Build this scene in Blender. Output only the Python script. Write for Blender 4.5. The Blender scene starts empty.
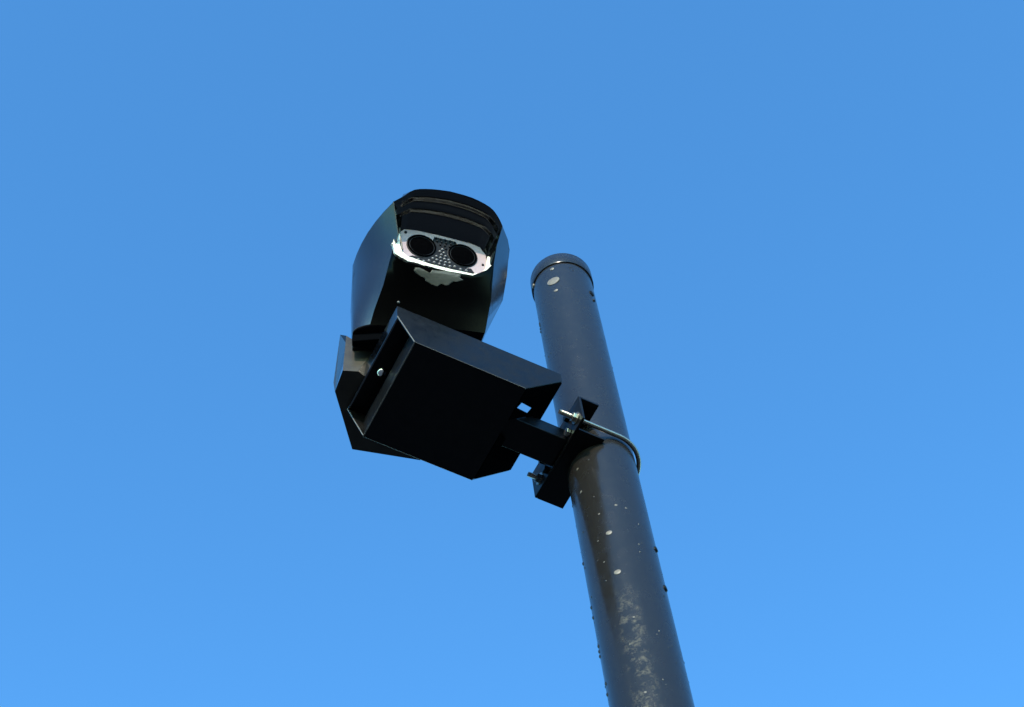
import bpy, bmesh, math, random
from mathutils import Matrix, Vector
random.seed(7)
S = bpy.context.scene
R = math.radians

# ------------------------------------------------------------------ camera
cam_d = bpy.data.cameras.new("Camera")
cam = bpy.data.objects.new("Camera", cam_d)
S.collection.objects.link(cam)
S.camera = cam
cam_d.sensor_fit = 'HORIZONTAL'
cam_d.sensor_width = 36.0
cam_d.lens = 36.0 * 2000.0 / 1024.0
cam_d.clip_start = 0.05
cam_d.clip_end = 3000
cam.matrix_world = Matrix(((0.98857857, 0.15070638, 0.0, 0.0),
                           (0.13247168, -0.86896560, -0.47681237, 0.0),
                           (-0.07185867, 0.47136649, -0.87900510, 1.6),
                           (0, 0, 0, 1)))

# ------------------------------------------------------------------ sky and sun
SUN_EL = 24.0
SUN_AZ = -90.0            # direction towards the sun, degrees from +X
w = bpy.data.worlds.new("World")
S.world = w
w.use_nodes = True
nt = w.node_tree
bg = nt.nodes["Background"]
sky = nt.nodes.new("ShaderNodeTexSky")
sky.sky_type = 'NISHITA'
sky.sun_disc = False
sky.sun_elevation = R(SUN_EL)
sky.sun_rotation = R(90.0 - SUN_AZ)
sky.altitude = 0
sky.air_density = 1.0
sky.dust_density = 0.4
sky.ozone_density = 4.0
tint = nt.nodes.new("ShaderNodeVectorMath")      # the deep, saturated blue of this winter sky
tint.operation = 'MULTIPLY'
tint.inputs[1].default_value = (0.575, 0.91, 0.83)
gam = nt.nodes.new("ShaderNodeGamma")             # a little more contrast between zenith and horizon
gam.inputs[1].default_value = 1.35
nt.links.new(sky.outputs[0], gam.inputs[0])
nt.links.new(gam.outputs[0], tint.inputs[0])
nt.links.new(tint.outputs[0], bg.inputs[0])
bg.inputs[1].default_value = 0.15

sd = bpy.data.lights.new("Sun", 'SUN')
sd.energy = 2.2
sd.angle = R(0.53)
sd.color = (1.0, 0.87, 0.70)
sun = bpy.data.objects.new("Sun", sd)
S.collection.objects.link(sun)
sv = Vector((math.cos(R(SUN_EL)) * math.cos(R(SUN_AZ)), math.cos(R(SUN_EL)) * math.sin(R(SUN_AZ)), math.sin(R(SUN_EL))))
sun.rotation_euler = sv.to_track_quat('Z', 'Y').to_euler()
sun.location = (0, 0, 12)

S.view_settings.view_transform = 'Standard'
S.view_settings.look = 'None'
S.view_settings.exposure = 1.56
S.view_settings.gamma = 1.0
S.view_settings.use_curve_mapping = False

# ------------------------------------------------------------------ materials
def mat(name, col, rough=0.5, metal=0.0, coat=0.0, var=0.0, scale=30.0, bump=0.0, spec=0.5, rvar=0.0, coat_rough=0.05):
    m = bpy.data.materials.new(name)
    m.use_nodes = True
    n = m.node_tree.nodes
    l = m.node_tree.links
    b = n["Principled BSDF"]
    b.inputs["Base Color"].default_value = (*col, 1)
    b.inputs["Roughness"].default_value = rough
    b.inputs["Metallic"].default_value = metal
    b.inputs["Specular IOR Level"].default_value = spec
    b.inputs["Coat Weight"].default_value = coat
    b.inputs["Coat Roughness"].default_value = coat_rough
    tc = n.new("ShaderNodeTexCoord")
    if var or rvar or bump:
        no = n.new("ShaderNodeTexNoise")
        no.inputs["Scale"].default_value = scale
        no.inputs["Detail"].default_value = 6
        no.inputs["Roughness"].default_value = 0.65
        l.new(tc.outputs["Object"], no.inputs["Vector"])
    if var:
        mr = n.new("ShaderNodeMapRange")
        mr.inputs[1].default_value = 0.3
        mr.inputs[2].default_value = 0.7
        mr.inputs[3].default_value = 1 - var
        mr.inputs[4].default_value = 1 + var
        l.new(no.outputs[0], mr.inputs[0])
        mx = n.new("ShaderNodeVectorMath")
        mx.operation = 'SCALE'
        mx.inputs[0].default_value = col
        l.new(mr.outputs[0], mx.inputs["Scale"])
        l.new(mx.outputs[0], b.inputs["Base Color"])
    if rvar:
        mr = n.new("ShaderNodeMapRange")
        mr.inputs[1].default_value = 0.35
        mr.inputs[2].default_value = 0.65
        mr.inputs[3].default_value = max(0.02, rough - rvar)
        mr.inputs[4].default_value = rough + rvar
        l.new(no.outputs[0], mr.inputs[0])
        l.new(mr.outputs[0], b.inputs["Roughness"])
    if bump:
        bp = n.new("ShaderNodeBump")
        bp.inputs["Strength"].default_value = bump
        bp.inputs["Distance"].default_value = 0.001
        l.new(no.outputs[0], bp.inputs["Height"])
        l.new(bp.outputs[0], b.inputs["Normal"])
    return m

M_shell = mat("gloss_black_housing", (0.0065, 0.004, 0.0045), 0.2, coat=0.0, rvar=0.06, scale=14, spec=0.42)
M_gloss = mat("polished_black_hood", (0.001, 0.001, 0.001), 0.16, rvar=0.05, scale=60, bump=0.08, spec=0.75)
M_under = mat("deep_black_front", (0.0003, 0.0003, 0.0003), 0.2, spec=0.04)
M_tray = mat("powder_black_steel", (0.0044, 0.0040, 0.0038), 0.36, spec=0.13, rvar=0.08, scale=60, var=0.3, bump=0.08)
M_flange = mat("semi_gloss_flange", (0.002, 0.0025, 0.0035), 0.12, coat=0.8, spec=1.0)
M_matte = mat("matt_black_plate", (0.0015, 0.0016, 0.002), 0.9, spec=0.0)
M_edge = mat("pale_edge", (0.10, 0.085, 0.07), 0.45)  # pale beige for the thin edge strips
M_plinth = mat("beige_plinth", (0.031, 0.025, 0.017), 0.42, spec=0.2, var=0.25, scale=25)  # warm beige base with random mottling
M_white = mat("white_residue", (0.72, 0.66, 0.55), 0.6, var=0.12, scale=160, bump=0.5)
M_panel = mat("pale_lens_plate", (0.32, 0.222, 0.232), 0.45, var=0.10, scale=140)
M_lens = mat("dark_lens_glass", (0.001, 0.001, 0.0013), 0.35, spec=0.0, var=0.3, scale=200)
M_leddark = mat("led_board", (0.006, 0.006, 0.008), 0.5, spec=0.1)
M_led = mat("led_dome", (0.13, 0.12, 0.13), 0.3)
M_steel = mat("zinc_steel", (0.30, 0.265, 0.22), 0.30, metal=0.9, rvar=0.1, scale=150)
M_dull = mat("dull_fixing", (0.05, 0.048, 0.045), 0.4, metal=0.3)
M_ball = mat("polished_bolt", (0.75, 0.72, 0.68), 0.16, metal=1.0)
M_dry = mat("dried_smear", (0.048, 0.047, 0.036), 0.7, var=0.2, scale=120, bump=0.4)
M_plug = mat("weathered_plug", (0.105, 0.084, 0.060), 0.5, var=0.18, scale=160)
M_ground = mat("asphalt", (0.035, 0.036, 0.04), 0.9, var=0.3, scale=6, bump=0.3)


M_chip = mat("bare_chip", (0.07, 0.058, 0.043), 0.6, var=0.3, scale=200)


def pole_material():
    m = bpy.data.materials.new("painted_pole")
    m.use_nodes = True
    n = m.node_tree.nodes
    l = m.node_tree.links
    b = n["Principled BSDF"]
    tc = n.new("ShaderNodeTexCoord")
    base = n.new("ShaderNodeRGB")
    base.outputs[0].default_value = (0.0112, 0.0099, 0.0090, 1)
    # fine mottling
    no = n.new("ShaderNodeTexNoise")
    no.inputs["Scale"].default_value = 45
    no.inputs["Detail"].default_value = 8
    no.inputs["Roughness"].default_value = 0.7
    l.new(tc.outputs["Object"], no.inputs["Vector"])
    # ragged scuffs low on the pole's front, sun glint painted in as beige
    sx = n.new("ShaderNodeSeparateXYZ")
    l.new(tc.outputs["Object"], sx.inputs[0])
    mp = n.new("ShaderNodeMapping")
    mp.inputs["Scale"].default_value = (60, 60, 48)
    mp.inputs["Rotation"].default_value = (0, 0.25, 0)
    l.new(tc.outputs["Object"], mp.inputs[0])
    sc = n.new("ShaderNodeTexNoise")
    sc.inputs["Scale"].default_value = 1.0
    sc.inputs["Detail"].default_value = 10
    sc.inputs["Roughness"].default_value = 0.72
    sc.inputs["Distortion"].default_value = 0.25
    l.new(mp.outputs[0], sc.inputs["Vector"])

    def rng(src, a, b_, c, d):
        r = n.new("ShaderNodeMapRange")
        r.interpolation_type = 'SMOOTHSTEP'
        for i, v in enumerate((a, b_, c, d)):
            r.inputs[i + 1].default_value = v
        l.new(src, r.inputs[0])
        return r.outputs[0]

    def mul(a, b_):
        r = n.new("ShaderNodeMath")
        r.operation = 'MULTIPLY'
        l.new(a, r.inputs[0])
        l.new(b_, r.inputs[1])
        return r.outputs[0]
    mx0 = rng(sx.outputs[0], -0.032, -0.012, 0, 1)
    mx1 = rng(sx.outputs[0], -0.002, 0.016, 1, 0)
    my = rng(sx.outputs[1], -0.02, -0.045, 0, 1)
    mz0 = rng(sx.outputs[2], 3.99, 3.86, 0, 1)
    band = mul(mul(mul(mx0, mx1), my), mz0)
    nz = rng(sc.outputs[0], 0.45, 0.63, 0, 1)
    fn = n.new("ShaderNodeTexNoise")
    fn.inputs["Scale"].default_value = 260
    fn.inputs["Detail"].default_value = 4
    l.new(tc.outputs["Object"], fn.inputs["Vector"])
    scuff_glint = mul(mul(band, nz), rng(fn.outputs[0], 0.36, 0.62, 0.1, 1))
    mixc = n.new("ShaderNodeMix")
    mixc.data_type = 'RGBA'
    l.new(scuff_glint, mixc.inputs[0])
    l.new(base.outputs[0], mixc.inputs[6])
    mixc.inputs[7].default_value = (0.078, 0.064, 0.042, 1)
    # dark specks
    sp = n.new("ShaderNodeTexNoise")
    sp.inputs["Scale"].default_value = 160
    sp.inputs["Detail"].default_value = 2
    l.new(tc.outputs["Object"], sp.inputs["Vector"])
    spk = rng(sp.outputs[0], 0.68, 0.74, 0, 0.8)
    mix2 = n.new("ShaderNodeMix")
    mix2.data_type = 'RGBA'
    l.new(spk, mix2.inputs[0])
    l.new(mixc.outputs[2], mix2.inputs[6])
    mix2.inputs[7].default_value = (0.006, 0.006, 0.007, 1)
    l.new(mix2.outputs[2], b.inputs["Base Color"])
    l.new(rng(no.outputs[0], 0.3, 0.7, 0.17, 0.29), b.inputs["Roughness"])
    b.inputs["Specular IOR Level"].default_value = 0.27
    bp = n.new("ShaderNodeBump")
    bp.inputs["Strength"].default_value = 0.10
    bp.inputs["Distance"].default_value = 0.001
    l.new(no.outputs[0], bp.inputs["Height"])
    l.new(bp.outputs[0], b.inputs["Normal"])
    return m


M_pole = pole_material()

# ------------------------------------------------------------------ helpers
def link(name, me, m, parent=None):
    o = bpy.data.objects.new(name, me)
    S.collection.objects.link(o)
    if m:
        me.materials.append(m)
    if parent:
        o.parent = parent
    return o


def mesh(name, verts, faces, m, parent=None, k=0.001, off=(0, 0, 0), solid=0.0, bevel=0.0, smooth=None, soff=0.0, seg=2):
    """verts in mm in the parent's frame"""
    me = bpy.data.meshes.new(name)
    me.from_pydata([((v[0] - off[0]) * k, (v[1] - off[1]) * k, (v[2] - off[2]) * k) for v in verts], [], faces)
    if me.validate(): print("INVALID", name)
    bm = bmesh.new()
    bm.from_mesh(me)
    bmesh.ops.recalc_face_normals(bm, faces=bm.faces)
    bm.to_mesh(me)
    bm.free()
    o = link(name, me, m, parent)
    if solid:
        s = o.modifiers.new("Solid", 'SOLIDIFY')
        s.thickness = solid * k
        s.offset = soff
    if bevel:
        b = o.modifiers.new("Bevel", 'BEVEL')
        b.width = bevel * k
        b.segments = seg
        b.limit_method = 'ANGLE'
        b.angle_limit = R(28)
    if smooth is not None:
        me.shade_smooth()
        me.set_sharp_from_angle(angle=R(smooth))
    return o


def frame(n):
    n = Vector(n).normalized()
    a = Vector((0, 0, 1)) if abs(n.z) < 0.9 else Vector((1, 0, 0))
    u = n.cross(a).normalized()
    return u, n.cross(u), n


def lathe(name, prof, c, axis, m, parent, seg=32, off=(0, 0, 0), smooth=40, bevel=0):
    """prof = [(radius, height)] in mm about the axis through c"""
    u, v, n = frame(axis)
    c = Vector(c)
    vs, fs = [], []
    for r, h in prof:
        for i in range(seg):
            t = 2 * math.pi * i / seg
            vs.append(c + n * h + (u * math.cos(t) + v * math.sin(t)) * max(r, 0.001))
    for j in range(len(prof) - 1):
        for i in range(seg):
            k2 = (i + 1) % seg
            fs.append((j * seg + i, j * seg + k2, (j + 1) * seg + k2, (j + 1) * seg + i))
    fs.append(tuple(range(seg))[::-1])
    fs.append(tuple((len(prof) - 1) * seg + i for i in range(seg)))
    return mesh(name, vs, fs, m, parent, off=off, smooth=smooth, bevel=bevel)


def tube(name, pts, r, m, parent, seg=12, off=(0, 0, 0)):
    pts = [Vector(p) for p in pts]
    vs, fs = [], []
    prev = None
    for i, p in enumerate(pts):
        d = (pts[min(i + 1, len(pts) - 1)] - pts[max(i - 1, 0)]).normalized()
        u = Vector((0, 0, 1))
        u = (u - d * u.dot(d)).normalized()
        v = d.cross(u)
        for j in range(seg):
            t = 2 * math.pi * j / seg
            vs.append(p + (u * math.cos(t) + v * math.sin(t)) * r)
    for i in range(len(pts) - 1):
        for j in range(seg):
            k2 = (j + 1) % seg
            fs.append((i * seg + j, i * seg + k2, (i + 1) * seg + k2, (i + 1) * seg + j))
    fs.append(tuple(range(seg)))
    fs.append(tuple((len(pts) - 1) * seg + j for j in range(seg)))
    return mesh(name, vs, fs, m, parent, off=off, smooth=50)


def prism(name, poly, h0, h1, m, parent, off=(0, 0, 0), bevel=0.0, smooth=None):
    n = len(poly)
    vs = [(x, y, h0) for x, y in poly] + [(x, y, h1) for x, y in poly]
    fs = [tuple(range(n)), tuple(range(n, 2 * n))] + [(i, (i + 1) % n, n + (i + 1) % n, n + i) for i in range(n)]
    return mesh(name, vs, fs, m, parent, off=off, bevel=bevel, smooth=smooth)


def empty(name, loc, rz, label, cat):
    o = bpy.data.objects.new(name, None)
    S.collection.objects.link(o)
    o.location = loc
    o.rotation_euler = (0, 0, rz)
    o.empty_display_size = 0.1
    o["label"] = label
    o["category"] = cat
    return o


def hexnut(name, c, axis, r, h, m, parent):
    o = lathe(name, [(r, 0), (r, h)], c, axis, m, parent, seg=6, smooth=None, bevel=0.8)
    return o

# ------------------------------------------------------------------ setting
gd = mesh("ground", [(-600, -600, 0), (600, -600, 0), (600, 600, 0), (-600, 600, 0)], [(0, 1, 2, 3)], M_ground, k=1.0)
gd["kind"] = "structure"

PX, PY = 0.115278, 1.738665          # the pole's axis

# ------------------------------------------------------------------ pole
pole = empty("steel_pole", (PX, PY, 0), 0, "tall round dark grey painted steel pole with capped top, carrying the camera bracket", "pole")
RP = 57.0
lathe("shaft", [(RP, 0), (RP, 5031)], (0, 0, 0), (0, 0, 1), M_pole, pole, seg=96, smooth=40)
lathe("base_flange", [(130, 0.0), (130, 14), (122, 18), (64, 18), (64, 40), (RP, 46)], (0, 0, 0), (0, 0, 1), M_tray, pole, seg=64)
lathe("pole_cap", [(52, 5029), (59.2, 5030), (60, 5032), (60, 5066), (57.5, 5071), (45, 5076), (20, 5080), (0, 5081)], (0, 0, 0), (0, 0, 1), M_pole, pole, seg=96)


def onpole(az, z, r=RP):
    return Vector((r * math.cos(R(az)), r * math.sin(R(az)), z)), Vector((math.cos(R(az)), math.sin(R(az)), 0))


def plug(name, az, z, r, h, m=None):
    c, n = onpole(az, z, RP - 1.0)
    lathe(name, [(r, 0), (r, h * 0.5 + 1), (r * 0.8, h + 1), (r * 0.3, h + 1.2), (0, h + 1.25)], c, n, m or M_plug, pole, seg=28)


plug("hole_plug", -108.5, 4963, 12.5, 1.2)
for az, z, r in ((-106, 5013, 4.2), (-107.0, 4922, 4.2), (-102.2, 4099, 5.0), (-101.7, 3995, 5.4)):
    plug("rivet", az, z, r, 1.0)
for az, z, r, h in ((-18, 4092, 5.0, 2.2), (-18, 3990, 5.4, 2.2), (-30, 4938, 6.5, 2.2), (-28, 4912, 3.2, 2), (-163, 5030, 5, 2.5)):  # the pale one at the cap edge is added to stand for a glint
    plug("rivet", az, z, r, h, M_tray if z < 5000 else M_plug)
# small vent holes near the top: dark rubber bungs
for az, z in ((-67.4, 5011), (-66.5, 4998), (-72, 5008)):
    plug("bung", az, z, 1.7, 0.3, M_leddark)

# small pale chips in the paint
CHIPS = ((-134, 4314, 2.4), (-136, 4248, 2.6), (-111.6, 4158, 1.8), (-122, 4093, 1.6), (-82.8, 4170, 2.4), (-68, 4163, 1.8), (-98, 3712, 2.0), (-119, 4034, 1.4), (-60, 4067, 1.5), (-92, 3880, 1.8))
for az, z, r in CHIPS:
    plug("paint_chip", az, z, r, 0.15, M_chip)

# beads of water dried along the paint, uncountable
vs, fs = [], []


def bead(az, z, r, h, st):
    c, n = onpole(az, z, RP - 0.2)
    u = Vector((-n.y, n.x, 0))
    b0 = len(vs)
    N = 8
    for rr, hh in ((1, 0), (0.75, 0.6), (0.35, 0.95)):
        for i in range(N):
            t = 2 * math.pi * i / N
            vs.append(c + u * r * rr * math.cos(t) + Vector((0, 0, 1)) * r * st * rr * math.sin(t) + n * (h * hh))
    vs.append(c + n * h)
    for k_ in range(2):
        for i in range(N):
            fs.append((b0 + k_ * N + i, b0 + k_ * N + (i + 1) % N, b0 + (k_ + 1) * N + (i + 1) % N, b0 + (k_ + 1) * N + i))
    for i in range(N):
        fs.append((b0 + 2 * N + i, b0 + 2 * N + (i + 1) % N, b0 + 3 * N))


for i in range(150):
    z = random.choice((random.uniform(3300, 4330), random.uniform(3300, 4330), random.uniform(4600, 5020)))
    az = random.uniform(-190, 0)
    r = random.choice((0.8, 1.0, 1.2, 1.5, 2.0))
    bead(az, z, r, r * 0.55, random.uniform(1.0, 1.8))
for z in (4885, 4878, 4866, 4858, 4100, 3985, 3960, 3890, 3880, 3870, 3800, 3780, 3700, 3690):
    bead(-172 + random.uniform(-3, 3), z, 2.6, 2.0, 1.6)
dr = mesh("droplets", vs, fs, M_pole, pole, smooth=60)
dr["kind"] = "stuff"

# ------------------------------------------------------------------ bracket (local frame: x along the arm away from the lens side, mm)
YA = R(35)
br = empty("mounting_bracket", (PX, PY, 4.36), YA,
           "black folded steel tray on a short arm, clamped to the dark pole", "bracket")
NB, FB = -93, 91
tray_v = []
tray_f = []


def quad(*p):
    i = len(tray_v)
    tray_v.extend(p)
    tray_f.append(tuple(range(i, i + len(p))))


side = [(-413, 80), (-413, 44), (-385, -20), (-191, -20), (-117, 60), (-117, 84)]
quad(*[(a, NB, z) for a, z in side])
quad(*[(a, FB, z) for a, z in side])
tray = mesh("side_plate", tray_v[:6], [tuple(range(6))], M_tray, br, solid=3, bevel=0.6)
tray2 = mesh("side_plate", tray_v[6:], [tuple(range(6))], M_tray, br, solid=3, bevel=0.6)
n_, f_ = NB + 1.6, FB - 1.6
mesh("bottom_plate", [(-383.5, n_, -18.5), (-383.5, f_, -18.5), (-190, f_, -18.5), (-190, n_, -18.5)], [(0, 1, 2, 3)], M_tray, br, solid=3)
# upstand inside the low front edge
mesh("front_upstand", [(-384, n_ + 0.4, -16.9), (-384, f_ - 0.4, -16.9), (-384, f_ - 0.4, 27), (-384, n_ + 0.4, 27)], [(0, 1, 2, 3)], M_tray, br, solid=2.5)
# upper flange and platform
mesh("upper_flange", [(-411.5, n_, 43), (-411.5, f_, 43), (-411.5, f_, 79), (-411.5, n_, 79)], [(0, 1, 2, 3)], M_flange, br, solid=3, bevel=0.5)
mesh("platform", [(-409.8, n_, 49), (-409.8, f_, 49), (-218, f_, 49), (-218, n_, 49)], [(0, 1, 2, 3)], M_tray, br, solid=4)
# sloping end plate: a notch for the arm and a small slot beside it
def ez(a):
    return -18.5 + (a + 190) * (60 + 18.5) / 73.0
def e3(*ps):
    return [(a, b_, ez(a)) for a, b_ in ps]
e0, e1, a0, a1 = -188.6, -117.0, -31.0, 28.0
ev = e3((e0, n_), (e1, n_), (e1, a0), (e0, a0), (-183, -65), (-150, -46), (-153, -36), (-187, -55),
        (e1, a1), (e1, f_), (e0, f_), (e0, 2), (-152, a0), (-152, 22))
ef = [(0, 1, 5, 4), (1, 2, 12, 6, 5), (12, 3, 7, 6), (3, 0, 4, 7), (11, 13, 8, 9, 10), (12, 2, 8, 13)]
mesh("end_plate", ev, ef, M_matte, br, solid=3)
# thin pale beige strips along the folded front edges
def edge(p, q, r=0.9):
    return tube("pale_edge", [p, q], r, M_edge, br, seg=6)
edge((-413.4, NB - 1.4, 44), (-385.4, NB - 1.4, -20))
edge((-385.6, FB - 0.4, -20), (-413.4, FB - 0.4, 44), 0.8)
edge((-385.2, NB, -20.3), (-385.2, FB, -20.3), 0.55)
edge((-385, NB - 1.5, -20.2), (-191, NB - 1.5, -20.2), 0.5)
edge((-385, FB + 1.3, -20.2), (-191, FB + 1.3, -20.2), 0.45)
# round head bolt under the platform
lathe("dome_bolt", [(9, 0), (9, 2.0), (8.2, 5), (6, 8), (3, 9.6), (0, 10)], (-392, 7, 46.8), (0, 0, -1), M_ball, br, seg=28)
# square arm
def box(name, a0, a1, b0, b1, z0, z1, m, parent, bevel=1.5, off=(0, 0, 0)):
    return prism(name, [(a0, b0), (a1, b0), (a1, b1), (a0, b1)], z0, z1, m, parent, bevel=bevel, off=off)
box("arm", -236, -79, -29, 26, 0, 34, M_tray, br)
# clamp channel: web on the arm side, flanges cut round to fit the pole
box("clamp_web", -79, -74.5, -80, 86, -7, 64, M_tray, br, bevel=0.8)


def flange(name, z0, z1, b0, b1, a1):
    rr = RP - 0.4
    poly = [(-74.2, b0), (a1, b0)]
    h = math.sqrt(rr * rr - a1 * a1)
    t0 = math.atan2(-h, a1)
    t1 = math.atan2(h, a1) - 2 * math.pi
    poly += [(rr * math.cos(t0 + (t1 - t0) * i / 16), rr * math.sin(t0 + (t1 - t0) * i / 16)) for i in range(17)]
    poly += [(a1, b1), (-74.2, b1)]
    return prism(name, poly, z0, z1, M_tray, br)


flange("clamp_flange", 59.5, 64, -80, 86, -41)
flange("clamp_flange", -7, -2.5, -58, 86, -27)
# U bolt round the pole
ub = [(-110, -63, 17), (-60, -63, 17), (0, -63, 17)]
ub += [(63 * math.sin(math.pi * i / 24), -63 * math.cos(math.pi * i / 24), 17) for i in range(1, 24)]
ub += [(0, 63, 17), (-60, 63, 17), (-101, 63, 17)]
uo = tube("u_bolt", ub, 4.0, M_steel, br, seg=14)
for b_ in (-63, 63):
    hexnut("nut", (-79.2, b_, 17), (-1, 0, 0), 8.2, 8, M_steel if b_ < 0 else M_dull, br)
    lathe("washer", [(11, 0), (11, 1.6)], (-79.2 + 0.1, b_, 17), (-1, 0, 0), M_steel, br, seg=24)
    # threads on the rod end
    for k_ in range(8 if b_ < 0 else 5):
        a = -90 - k_ * 2.2
        lathe("thread", [(4.0, 0), (4.6, 0.8), (4.0, 1.6)], (a, b_, 17), (-1, 0, 0), M_steel, br, seg=14)
for b_, z_ in ((-38, 9), (-42, 48), (40, 10), (44, 46)):
    hexnut("flange_bolt", (-79.2, b_, z_), (-1, 0, 0), 7.4, 7, M_steel if z_ < 20 and b_ < 0 else M_tray, br)

# ------------------------------------------------------------------ camera head (local frame mm: x across, y back, z up)
YH = R(24)
O = (-309.0, -63.0, 50.0)
ox = PX + (math.cos(YH) * O[0] - math.sin(YH) * O[1]) / 1000
oy = PY + (math.sin(YH) * O[0] + math.cos(YH) * O[1]) / 1000
hd = empty("traffic_camera", (ox, oy, 4.36 + O[2] / 1000), YH,
           "glossy black hooded traffic camera with two round dark lenses, standing on the bracket tray", "camera")

P = dict(
    TL=(-382, -283, 297), T1=(-354, -289, 302), TC=(-323, -292, 304), T2=(-285, -291, 302), TR=(-252, -284, 297),
    SL=(-398, -272, 286), F0L=(-414, -262, 275), SR=(-236, -275, 286), F0R=(-226, -265, 275),
    F1L=(-395, -220, 243), F1R=(-230, -239, 252),
    aL=(-399, -196, 228), F3L=(-405, -157, 175), F4L=(-412, -124, 145), F5L=(-415, -107, 122),
    aR=(-228, -212, 240), F2R=(-230, -190, 199), F3R=(-226, -173, 178), F4R=(-228, -154, 148), F5R=(-230, -139, 122),
    B0L=(-436, -181, 318), B1L=(-446, -121, 330), R0L=(-443.5, -108, 330), R5L=(-439, -86, 122),
    B0R=(-203, -228, 310), B1R=(-194, -206, 320), B2R=(-182, -155, 330), R0R=(-174, -103, 338), S0R=(-185, -30, 338), S5R=(-235, -50, 122),
)
def catmull(keys, n, tag):
    pts = [Vector(P[k_]) for k_ in keys]
    names = [keys[0]]
    for i in range(len(pts) - 1):
        p0, p1, p2, p3 = pts[max(0, i - 1)], pts[i], pts[i + 1], pts[min(len(pts) - 1, i + 2)]
        for j in range(1, n + 1):
            if j == n:
                names.append(keys[i + 1])
                continue
            t = j / n
            q = 0.5 * ((2 * p1) + (p2 - p0) * t + (2 * p0 - 5 * p1 + 4 * p2 - p3) * t * t + (3 * p1 - p0 - 3 * p2 + p3) * t ** 3)
            k_ = '%s%d_%d' % (tag, i, j)
            P[k_] = tuple(q)
            names.append(k_)
    return names


arcL = catmull(['SL', 'TL', 'T1', 'TC'], 3, 'ra')
arcR = catmull(['TC', 'T2', 'TR', 'SR', 'F0R'], 3, 'rb')
V, Fc, idx = [], [], {}


def vid(k_):
    if isinstance(k_, str):
        if k_ not in idx:
            idx[k_] = len(V)
            V.append(P[k_])
        return idx[k_]
    V.append(k_)
    return len(V) - 1


def face(*ks):
    Fc.append(tuple(vid(k_) for k_ in ks))


# lip across the front bottom, seen as a soft curve
lipL = [(-396, -199, 205), (-378, -196, 197), (-351, -196, 197), (-324, -196, 198), (-294, -197, 200), (-263, -198, 202), (-240, -205, 220)]
lipn = []
for i, p in enumerate(lipL):
    P['lip%d' % i] = p
    lipn.append('lip%d' % i)
top_row = ['aL'] + lipn + ['aR']
n_c = len(top_row)


def row(tag, L_, R_, bulge):
    names = [L_]
    a, b_ = Vector(P[L_]), Vector(P[R_])
    for i in range(1, n_c - 1):
        t = i / (n_c - 1)
        q = a.lerp(b_, t)
        q.y -= bulge * math.sin(math.pi * t)
        k_ = '%s%d' % (tag, i)
        P[k_] = tuple(q)
        names.append(k_)
    names.append(R_)
    return names


r3 = row('r3', 'F3L', 'F3R', 8)
r4 = row('r4', 'F4L', 'F4R', 8)
r5 = row('r5', 'F5L', 'F5R', 4)
# left wall as a curved grid, front edge to ridge
left_front = ['F0L', 'F1L', 'aL', 'F3L', 'F4L', 'F5L']
left_back = []
NL = 6
for i, k_ in enumerate(left_front):
    t = i / (len(left_front) - 1)
    q = Vector(P['R0L']).lerp(Vector(P['R5L']), t)
    P['lb%d' % i] = tuple(q)
    left_back.append('lb%d' % i)
grid = []
for i, (f0, b0) in enumerate(zip(left_front, left_back)):
    rw = [f0]
    a, b_ = Vector(P[f0]), Vector(P[b0])
    for j in range(1, NL):
        t = j / NL
        q = a.lerp(b_, t)
        bul = 9.0 * (1 - 0.35 * i / 5)
        q.x -= bul * math.sin(math.pi * t) ** 0.9
        k_ = 'lg%d_%d' % (i, j)
        P[k_] = tuple(q)
        rw.append(k_)
    rw.append(b0)
    grid.append(rw)
for i in range(len(grid) - 1):
    for j in range(NL):
        face(grid[i][j], grid[i][j + 1], grid[i + 1][j + 1], grid[i + 1][j])
# right wall
face('F0R', 'F1R', 'B1R', 'B0R')
face('F1R', 'aR', 'B1R')
face('aR', 'F2R', 'B2R', 'B1R')
face('F2R', 'F3R', 'B2R')
face('F3R', 'F4R', 'R0R', 'B2R')
face('F4R', 'F5R', 'S5R')
face('F4R', 'S5R', 'S0R', 'R0R')
# rear
P.update(S0L=(-425, -20, 335), S5L=(-425, -30, 122), K0L=(-385, 105, 325), K5L=(-380, 85, 130), K0R=(-225, 95, 325), K5R=(-245, 80, 130),
         G0L=(-394, -258, 328), G1L=(-405, -110, 400), G2L=(-395, 0, 400), G3L=(-360, 95, 365),
         G0R=(-237, -260, 328), G1R=(-215, -110, 400), G2R=(-222, 0, 400), G3R=(-245, 85, 365),
         HC0=(-314, -270, 334), HC1=(-310, -110, 412), HC2=(-309, 0, 412), HC3=(-303, 92, 375))
lb = left_back
face('lb0', 'S0L', 'S5L', 'lb5', 'lb4', 'lb3', 'lb2', 'lb1')
face('S0L', 'K0L', 'K5L', 'S5L')
face('K0L', 'K0R', 'K5R', 'K5L')
face('K0R', 'S0R', 'S5R', 'K5R')
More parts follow.
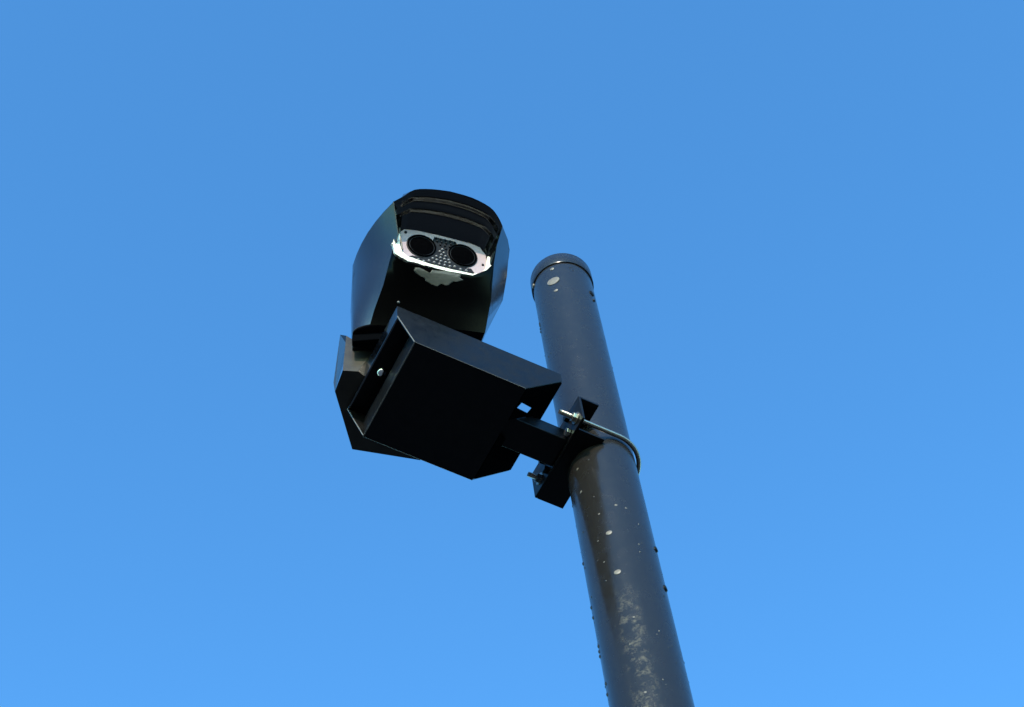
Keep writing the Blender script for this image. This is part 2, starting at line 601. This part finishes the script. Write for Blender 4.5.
# shoulders and roof
face(*grid[0], 'G1L', 'G0L', 'SL')
face('lb0', 'S0L', 'G2L', 'G1L')
face('S0L', 'K0L', 'G3L', 'G2L')
face('K0L', 'K0R', 'G3R', 'HC3', 'G3L')
face(*reversed(arcR[arcR.index('SR'):]), 'G0R', 'B0R')
face('B0R', 'B1R', 'B2R', 'G1R', 'G0R')
face('B2R', 'R0R', 'G1R')
face('R0R', 'S0R', 'G2R', 'G1R')
face('S0R', 'K0R', 'G3R', 'G2R')
face(*arcL, 'HC0', 'G0L')
face(*arcR[:arcR.index('SR') + 1], 'G0R', 'HC0')
for a, b_ in ((0, 1), (1, 2), (2, 3)):
    face('G%dL' % a, 'G%dL' % b_, 'HC%d' % b_, 'HC%d' % a)
    face('HC%d' % a, 'HC%d' % b_, 'G%dR' % b_, 'G%dR' % a)
# bottom
face(*r5, 'S5R', 'K5R', 'K5L', 'S5L', 'lb5', *reversed(grid[-1][1:-1]))
shell = mesh("housing_shell", V, Fc, M_shell, hd, off=O, bevel=1.5, smooth=32)

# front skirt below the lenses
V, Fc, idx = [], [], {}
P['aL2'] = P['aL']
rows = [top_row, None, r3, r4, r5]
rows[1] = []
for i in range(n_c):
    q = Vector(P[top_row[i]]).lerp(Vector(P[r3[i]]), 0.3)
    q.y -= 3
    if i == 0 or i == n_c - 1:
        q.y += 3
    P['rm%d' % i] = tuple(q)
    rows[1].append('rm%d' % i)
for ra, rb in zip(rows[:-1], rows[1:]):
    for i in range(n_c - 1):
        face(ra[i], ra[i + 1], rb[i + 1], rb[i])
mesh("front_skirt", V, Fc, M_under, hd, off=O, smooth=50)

# hood liner: steps from the rim back to the lens plate
P0 = Vector((-317, -193, 212))
ct, st = math.cos(R(20)), math.sin(R(20))


def pp(u, v, h=0.0):
    """point on the tilted lens plate, h = out towards the viewer"""
    return P0 + Vector((u, -st * v, ct * v)) + Vector((0, -ct, -st)) * h


rimk = ['aL', 'F1L', 'F0L'] + arcL + arcR[1:] + ['F1R', 'aR']
rim = [Vector(P[k_]) for k_ in rimk]
main = ['aL', 'F1L', 'F0L', 'SL', 'TL', 'T1', 'TC', 'T2', 'TR', 'SR', 'F0R', 'F1R', 'aR']
inner = [pp(-76, 14, 0), pp(-77, 32, -3), pp(-76, 50, -3), pp(-72, 66, -3), pp(-62, 72, -3), pp(-35, 75, -3), pp(-2, 76, -3), pp(32, 75, -3), pp(60, 73, -3), pp(72, 66, -3), pp(79, 50, -3), pp(80, 32, -3), pp(79, 16, 0)]
mi = [rimk.index(k_) for k_ in main]
inner_m = inner
inner = []
for i in range(len(rimk)):
    k_ = max(q for q in range(len(mi)) if mi[q] <= i)
    if mi[k_] == i:
        inner.append(inner_m[k_])
    else:
        inner.append(inner_m[k_].lerp(inner_m[k_ + 1], (i - mi[k_]) / (mi[k_ + 1] - mi[k_])))


def blend(t, dz=0.0, dy=0.0):
    out = []
    for i, (a, b_) in enumerate(zip(rim, inner)):
        q = a.lerp(b_, t)
        k_ = math.sin(math.pi * min(1, max(0, (i - 1) / (len(rim) - 3.0)))) ** 0.6
        q.z += dz * k_
        q.y += dy * k_
        out.append(q)
    return out


def smooth_loop(pts, n=4):
    out = []
    N = len(pts)
    for i in range(N - 1):
        p0, p1, p2, p3 = pts[max(0, i - 1)], pts[i], pts[i + 1], pts[min(N - 1, i + 2)]
        for j in range(n):
            t = j / n
            out.append(0.5 * ((2 * p1) + (p2 - p0) * t + (2 * p0 - 5 * p1 + 4 * p2 - p3) * t * t + (3 * p1 - p0 - 3 * p2 + p3) * t ** 3))
    out.append(pts[-1])
    return out


def lin_loop(pts, n=4):
    out = []
    for i in range(len(pts) - 1):
        for j in range(n):
            out.append(pts[i].lerp(pts[i + 1], j / n))
    out.append(pts[-1])
    return out


prof = [(0, 0), (0.12, 0), (0.165, 0.1), (0.19, 0.6), (0.22, 1.5), (0.25, 2.5), (0.28, 3.5), (0.31, 4.4), (0.34, 4.8), (0.38, 3.6), (0.42, 2.2),
        (0.455, 1.8), (0.48, 2.2), (0.51, 2.9), (0.54, 3.7), (0.57, 4.45), (0.60, 4.8), (0.66, 4.0), (0.75, 2.4), (0.85, 1.0), (1.0, 0)]
dense_prof = []
for i in range(len(prof) - 1):
    p0, p1, p2, p3 = prof[max(0, i - 1)], prof[i], prof[i + 1], prof[min(len(prof) - 1, i + 2)]
    for j in range(3):
        t = j / 3
        hz = 0.5 * (2 * p1[1] + (p2[1] - p0[1]) * t + (2 * p0[1] - 5 * p1[1] + 4 * p2[1] - p3[1]) * t * t + (3 * p1[1] - p0[1] - 3 * p2[1] + p3[1]) * t ** 3)
        dense_prof.append((p1[0] + (p2[0] - p1[0]) * t, hz))
dense_prof.append(prof[-1])
prof = dense_prof
loops = [lin_loop(blend(t)) if t < 0.13 else smooth_loop(blend(t, dz)) for t, dz in prof]
lv, lf = [], []
nl = len(loops[0])
for lp in loops:
    lv.extend(lp)
for j in range(len(loops) - 1):
    for i in range(nl - 1):
        lf.append((j * nl + i, j * nl + i + 1, (j + 1) * nl + i + 1, (j + 1) * nl + i))
mesh("hood_liner", lv, lf, M_gloss, hd, off=O, smooth=50)


def plate(name, pts, h0, h1, m, parent, bevel=0.0):
    n = len(pts)
    vs_ = [pp(u, v, h0) for u, v in pts] + [pp(u, v, h1) for u, v in pts]
    fs_ = [tuple(range(n)), tuple(range(n, 2 * n))] + [(i, (i + 1) % n, n + (i + 1) % n, n + i) for i in range(n)]
    return mesh(name, vs_, fs_, m, parent, off=O, bevel=bevel)


# pale lens plate
lp = plate("lens_plate", [(-62, 1), (-40, -1), (0, -2), (45, -2), (62, 1), (74, 12), (79, 34), (77, 54), (66, 70), (50, 74), (0, 76), (-45, 75), (-66, 71), (-74, 60), (-76, 32), (-72, 10)], -6, 0, M_panel, hd, bevel=1.0)
# white ragged residue along the lip and both cheeks
random.seed(3)


def ragged(pts, w_out, w_in, name, seg=9):
    """a strip following pts, jagged on its outer side"""
    dense = []
    for i in range(len(pts) - 1):
        for j in range(seg):
            t = j / seg
            dense.append((Vector(pts[i]).lerp(Vector(pts[i + 1]), t), w_out[i] * (1 - t) + w_out[i + 1] * t, w_in[i] * (1 - t) + w_in[i + 1] * t))
    dense.append((Vector(pts[-1]), w_out[-1], w_in[-1]))
    outer, inn = [], []
    for i, (p, wo, wi) in enumerate(dense):
        a = dense[max(0, i - 1)][0]
        b_ = dense[min(len(dense) - 1, i + 1)][0]
        d = (b_ - a)
        nrm = Vector((-d.y, d.x)).normalized()
        jag = random.uniform(-0.28, 0.28) * wo + (random.random() < 0.15) * 0.5 * wo
        outer.append((p - nrm * -(wo + jag)) if False else p - nrm * (wo + jag))
        inn.append(p + nrm * wi)
    n = len(outer)
    vs_ = []
    for h in (0.5, 6.0):
        vs_ += [pp(q.x, q.y, h) for q in outer] + [pp(q.x, q.y, h) for q in inn]
    fs_ = []
    for i in range(n - 1):
        fs_.append((i, i + 1, n + i + 1, n + i))
        fs_.append((2 * n + i, 2 * n + i + 1, 3 * n + i + 1, 3 * n + i))
        fs_.append((i, i + 1, 2 * n + i + 1, 2 * n + i))
        fs_.append((n + i, n + i + 1, 3 * n + i + 1, 3 * n + i))
    fs_.append((0, n, 3 * n, 2 * n))
    fs_.append((n - 1, 2 * n - 1, 4 * n - 1, 3 * n - 1))
    return mesh(name, vs_, fs_, M_white, hd, off=O)


ragged([(-75, 52), (-80, 45), (-81, 25), (-76, 6), (-60, -3), (-20, -6), (20, -7), (55, -6), (72, 2), (82, 18), (86, 34), (87, 46)],
       [0.2, 1.2, 3.0, 3, 2.2, 2, 2.0, 2.0, 2.8, 2.6, 1.8, 0.4], [5, 7, 9, 10, 7, 4, 4, 4, 4, 6, 9, 9], "white_lip")
# the two lenses
for u in (-34, 36):
    c = pp(u, 40, 0)
    nrm = (0, -ct, -st)
    ln = lathe("lens", [(24.5, -4), (24.5, 2.2), (23.6, 3.0), (22.2, 3.0), (21.6, 1.2), (17, 2.0), (10, 3.0), (0, 3.4)], c, nrm, M_lens, hd, seg=48, off=O)
    lathe("lens_ring", [(26.2, -1), (26.2, 1.0), (24.6, 1.4)], c, nrm, M_leddark, ln, seg=48, off=O)
# dark light board between and below the lenses
plate("light_board", [(-14, 68), (23, 68), (25, 64), (24, 57), (15, 52), (9.5, 44), (9.5, 34), (16, 23), (26, 15), (40, 12), (52, 14), (58, 6), (50, 1.5), (-50, 1.5), (-56, 8), (-48, 13), (-34, 12), (-22, 16), (-13, 26), (-8, 34), (-8.5, 46), (-13, 54), (-16, 60)], 0.2, 1.3, M_leddark, hd)
leds = []
for j in range(4):
    for i in range(5):
        leds.append((-11 + i * 8.0 + (j % 2) * 2.0, 65 - j * 6.5)) if abs(-11 + i * 8.0 - 4) < 22 - j * 5 else None
leds += [(1, 42), (-3, 36), (4, 35), (0, 29), (7, 28), (-8, 23), (-1, 22), (6, 21), (13, 21), (-14, 16), (-7, 15), (0, 14), (8, 14), (15, 15), (-20, 9), (-11, 8), (-2, 7), (7, 7), (16, 7), (24, 9), (-48, 5), (-38, 6), (-29, 5), (34, 6), (44, 6)]
for u, v in leds:
    big = v < 45
    lathe("led", [(2.6 if big else 1.8, 0), (2.4 if big else 1.6, 1.2), (1.4, 2.2), (0, 2.6)], pp(u, v, 1.3), (0, -ct, -st), M_led if big else M_leddark, hd, seg=12, off=O)
# little screws on the plate and a slim pin at the left cheek
lathe("screw", [(2.6, 0), (2.6, 1.0), (1.5, 1.6), (0, 1.7)], pp(-63, 64, 0), (0, -ct, -st), M_leddark, hd, seg=16, off=O)
lathe("screw", [(2.2, 0), (2.2, 1.0), (1.5, 1.6), (0, 1.7)], pp(72, 30, 0), (0, -ct, -st), M_leddark, hd, seg=16, off=O)
tube("pin", [pp(-75, 66, 4), pp(-72, 44, 5), pp(-67, 16, 6)], 1.4, M_plug, hd, seg=8, off=O)


# dried smear on the skirt under the lip
def on_skirt(u, v):
    """u across, v down from the lip (mm), following the skirt surface"""
    t = (u - P['aL'][0]) / (P['aR'][0] - P['aL'][0]) * (n_c - 1)
    t = min(n_c - 1.001, max(0, t))
    i = int(t)
    fr = t - i
    cols = [Vector(P[k_[i]]).lerp(Vector(P[k_[i + 1]]), fr) for k_ in rows]
    for c0, c1 in zip(cols[:-1], cols[1:]):
        d = c1 - c0
        if v <= d.length or c1 is cols[-1]:
            break
        v -= d.length
    q = c0 + d.normalized() * v
    nrm = Vector((1, 0, 0)).cross(d).normalized()
    if nrm.y > 0:
        nrm = -nrm
    return q, nrm


outl = [(-344, 6), (-338, 5), (-333, 7), (-331, 13), (-326, 13), (-323, 7), (-320, 3), (-300, 2), (-290, 2), (-284, 3), (-285, 9), (-279, 13), (-287, 17), (-292, 15), (-296, 23), (-303, 27), (-309, 25), (-316, 31), (-325, 30), (-333, 25), (-336, 20), (-343, 19), (-348, 12)]
ctr = (-314, 15)
sv_, sf_ = [], []
dense = []
random.seed(11)
for i in range(len(outl)):
    a, b_ = Vector(outl[i]), Vector(outl[(i + 1) % len(outl)])
    for j in range(3):
        q = a.lerp(b_, j / 3)
        dense.append((q.x + random.uniform(-1, 1), q.y + random.uniform(-0.8, 0.8)))
for s_, h in ((1, 0.3), (0.93, 1.0), (0.55, 1.2)):
    for x, y in dense:
        q, nn = on_skirt(ctr[0] + (x - ctr[0]) * s_, max(0.5, ctr[1] + (y - ctr[1]) * s_))
        sv_.append(q + nn * h)
N = len(dense)
for k_ in range(2):
    for i in range(N):
        sf_.append((k_ * N + i, k_ * N + (i + 1) % N, (k_ + 1) * N + (i + 1) % N, (k_ + 1) * N + i))
q, nn = on_skirt(*ctr)
sv_.append(q + nn * 1.3)
for i in range(N):
    sf_.append((2 * N + i, 2 * N + (i + 1) % N, 3 * N))
mesh("dried_smear", sv_, sf_, M_dry, hd, off=O)
# two small screws on the skirt
for u, v in ((-367, 76),):
    q, nn = on_skirt(u, v)
    lathe("screw", [(2.4, -1), (2.4, 1), (1.6, 1.8), (0, 2.0)], q, nn, M_dull, hd, seg=16, off=O)

# pale beige strip along the edge of the housing's left cheek
tube("pale_edge", [Vector(P[k_]) + Vector((0.3, -0.6, 0)) for k_ in ('F0L', 'F1L', 'aL')], 0.8, M_edge, hd, seg=6, off=O)

# swivel neck between the head and the tray platform
lathe("swivel_neck", [(72, 51.5), (72, 56), (58, 60), (58, 100)], (-320, -50, 0), (0, 0, 1), M_tray, hd, seg=48, off=O)

prism("base_pan", [(-438.5, -84), (-402, -97), (-380, -102), (-245, -106), (-245, -62), (-380, -62), (-401, -75), (-436.5, -74)], 98, 121.2, M_matte, hd, off=O, bevel=1.5)

# ------------------------------------------------------------------ plinth cowl behind the tray (bracket frame)
pl_v = [(-448, 34, 52), (-443, 74, 52), (-372, 160, 52), (-262, 132, 52), (-300, 60, 52), (-425, 25, 52),      # 0-5 underside
        (-443, 34, 152), (-451, 38, 180), (-425, 120, 170), (-290, 130, 100), (-300, 30, 100), (-402, 14, 118), (-419, 21, 72), (-441, 36, 181)]
pl_f = [(0, 1, 2, 3, 4, 5), (0, 6, 13, 7, 1), (1, 7, 8, 2), (2, 8, 9, 3), (3, 9, 10, 4), (0, 5, 12, 6), (6, 12, 11), (5, 4, 10, 11, 12), (6, 11, 10, 9, 8, 7, 13)]
pc = mesh("plinth_cowl", pl_v, pl_f, M_plinth, br)
pc.data.materials.append(M_flange)
pc.data.polygons[1].material_index = 1
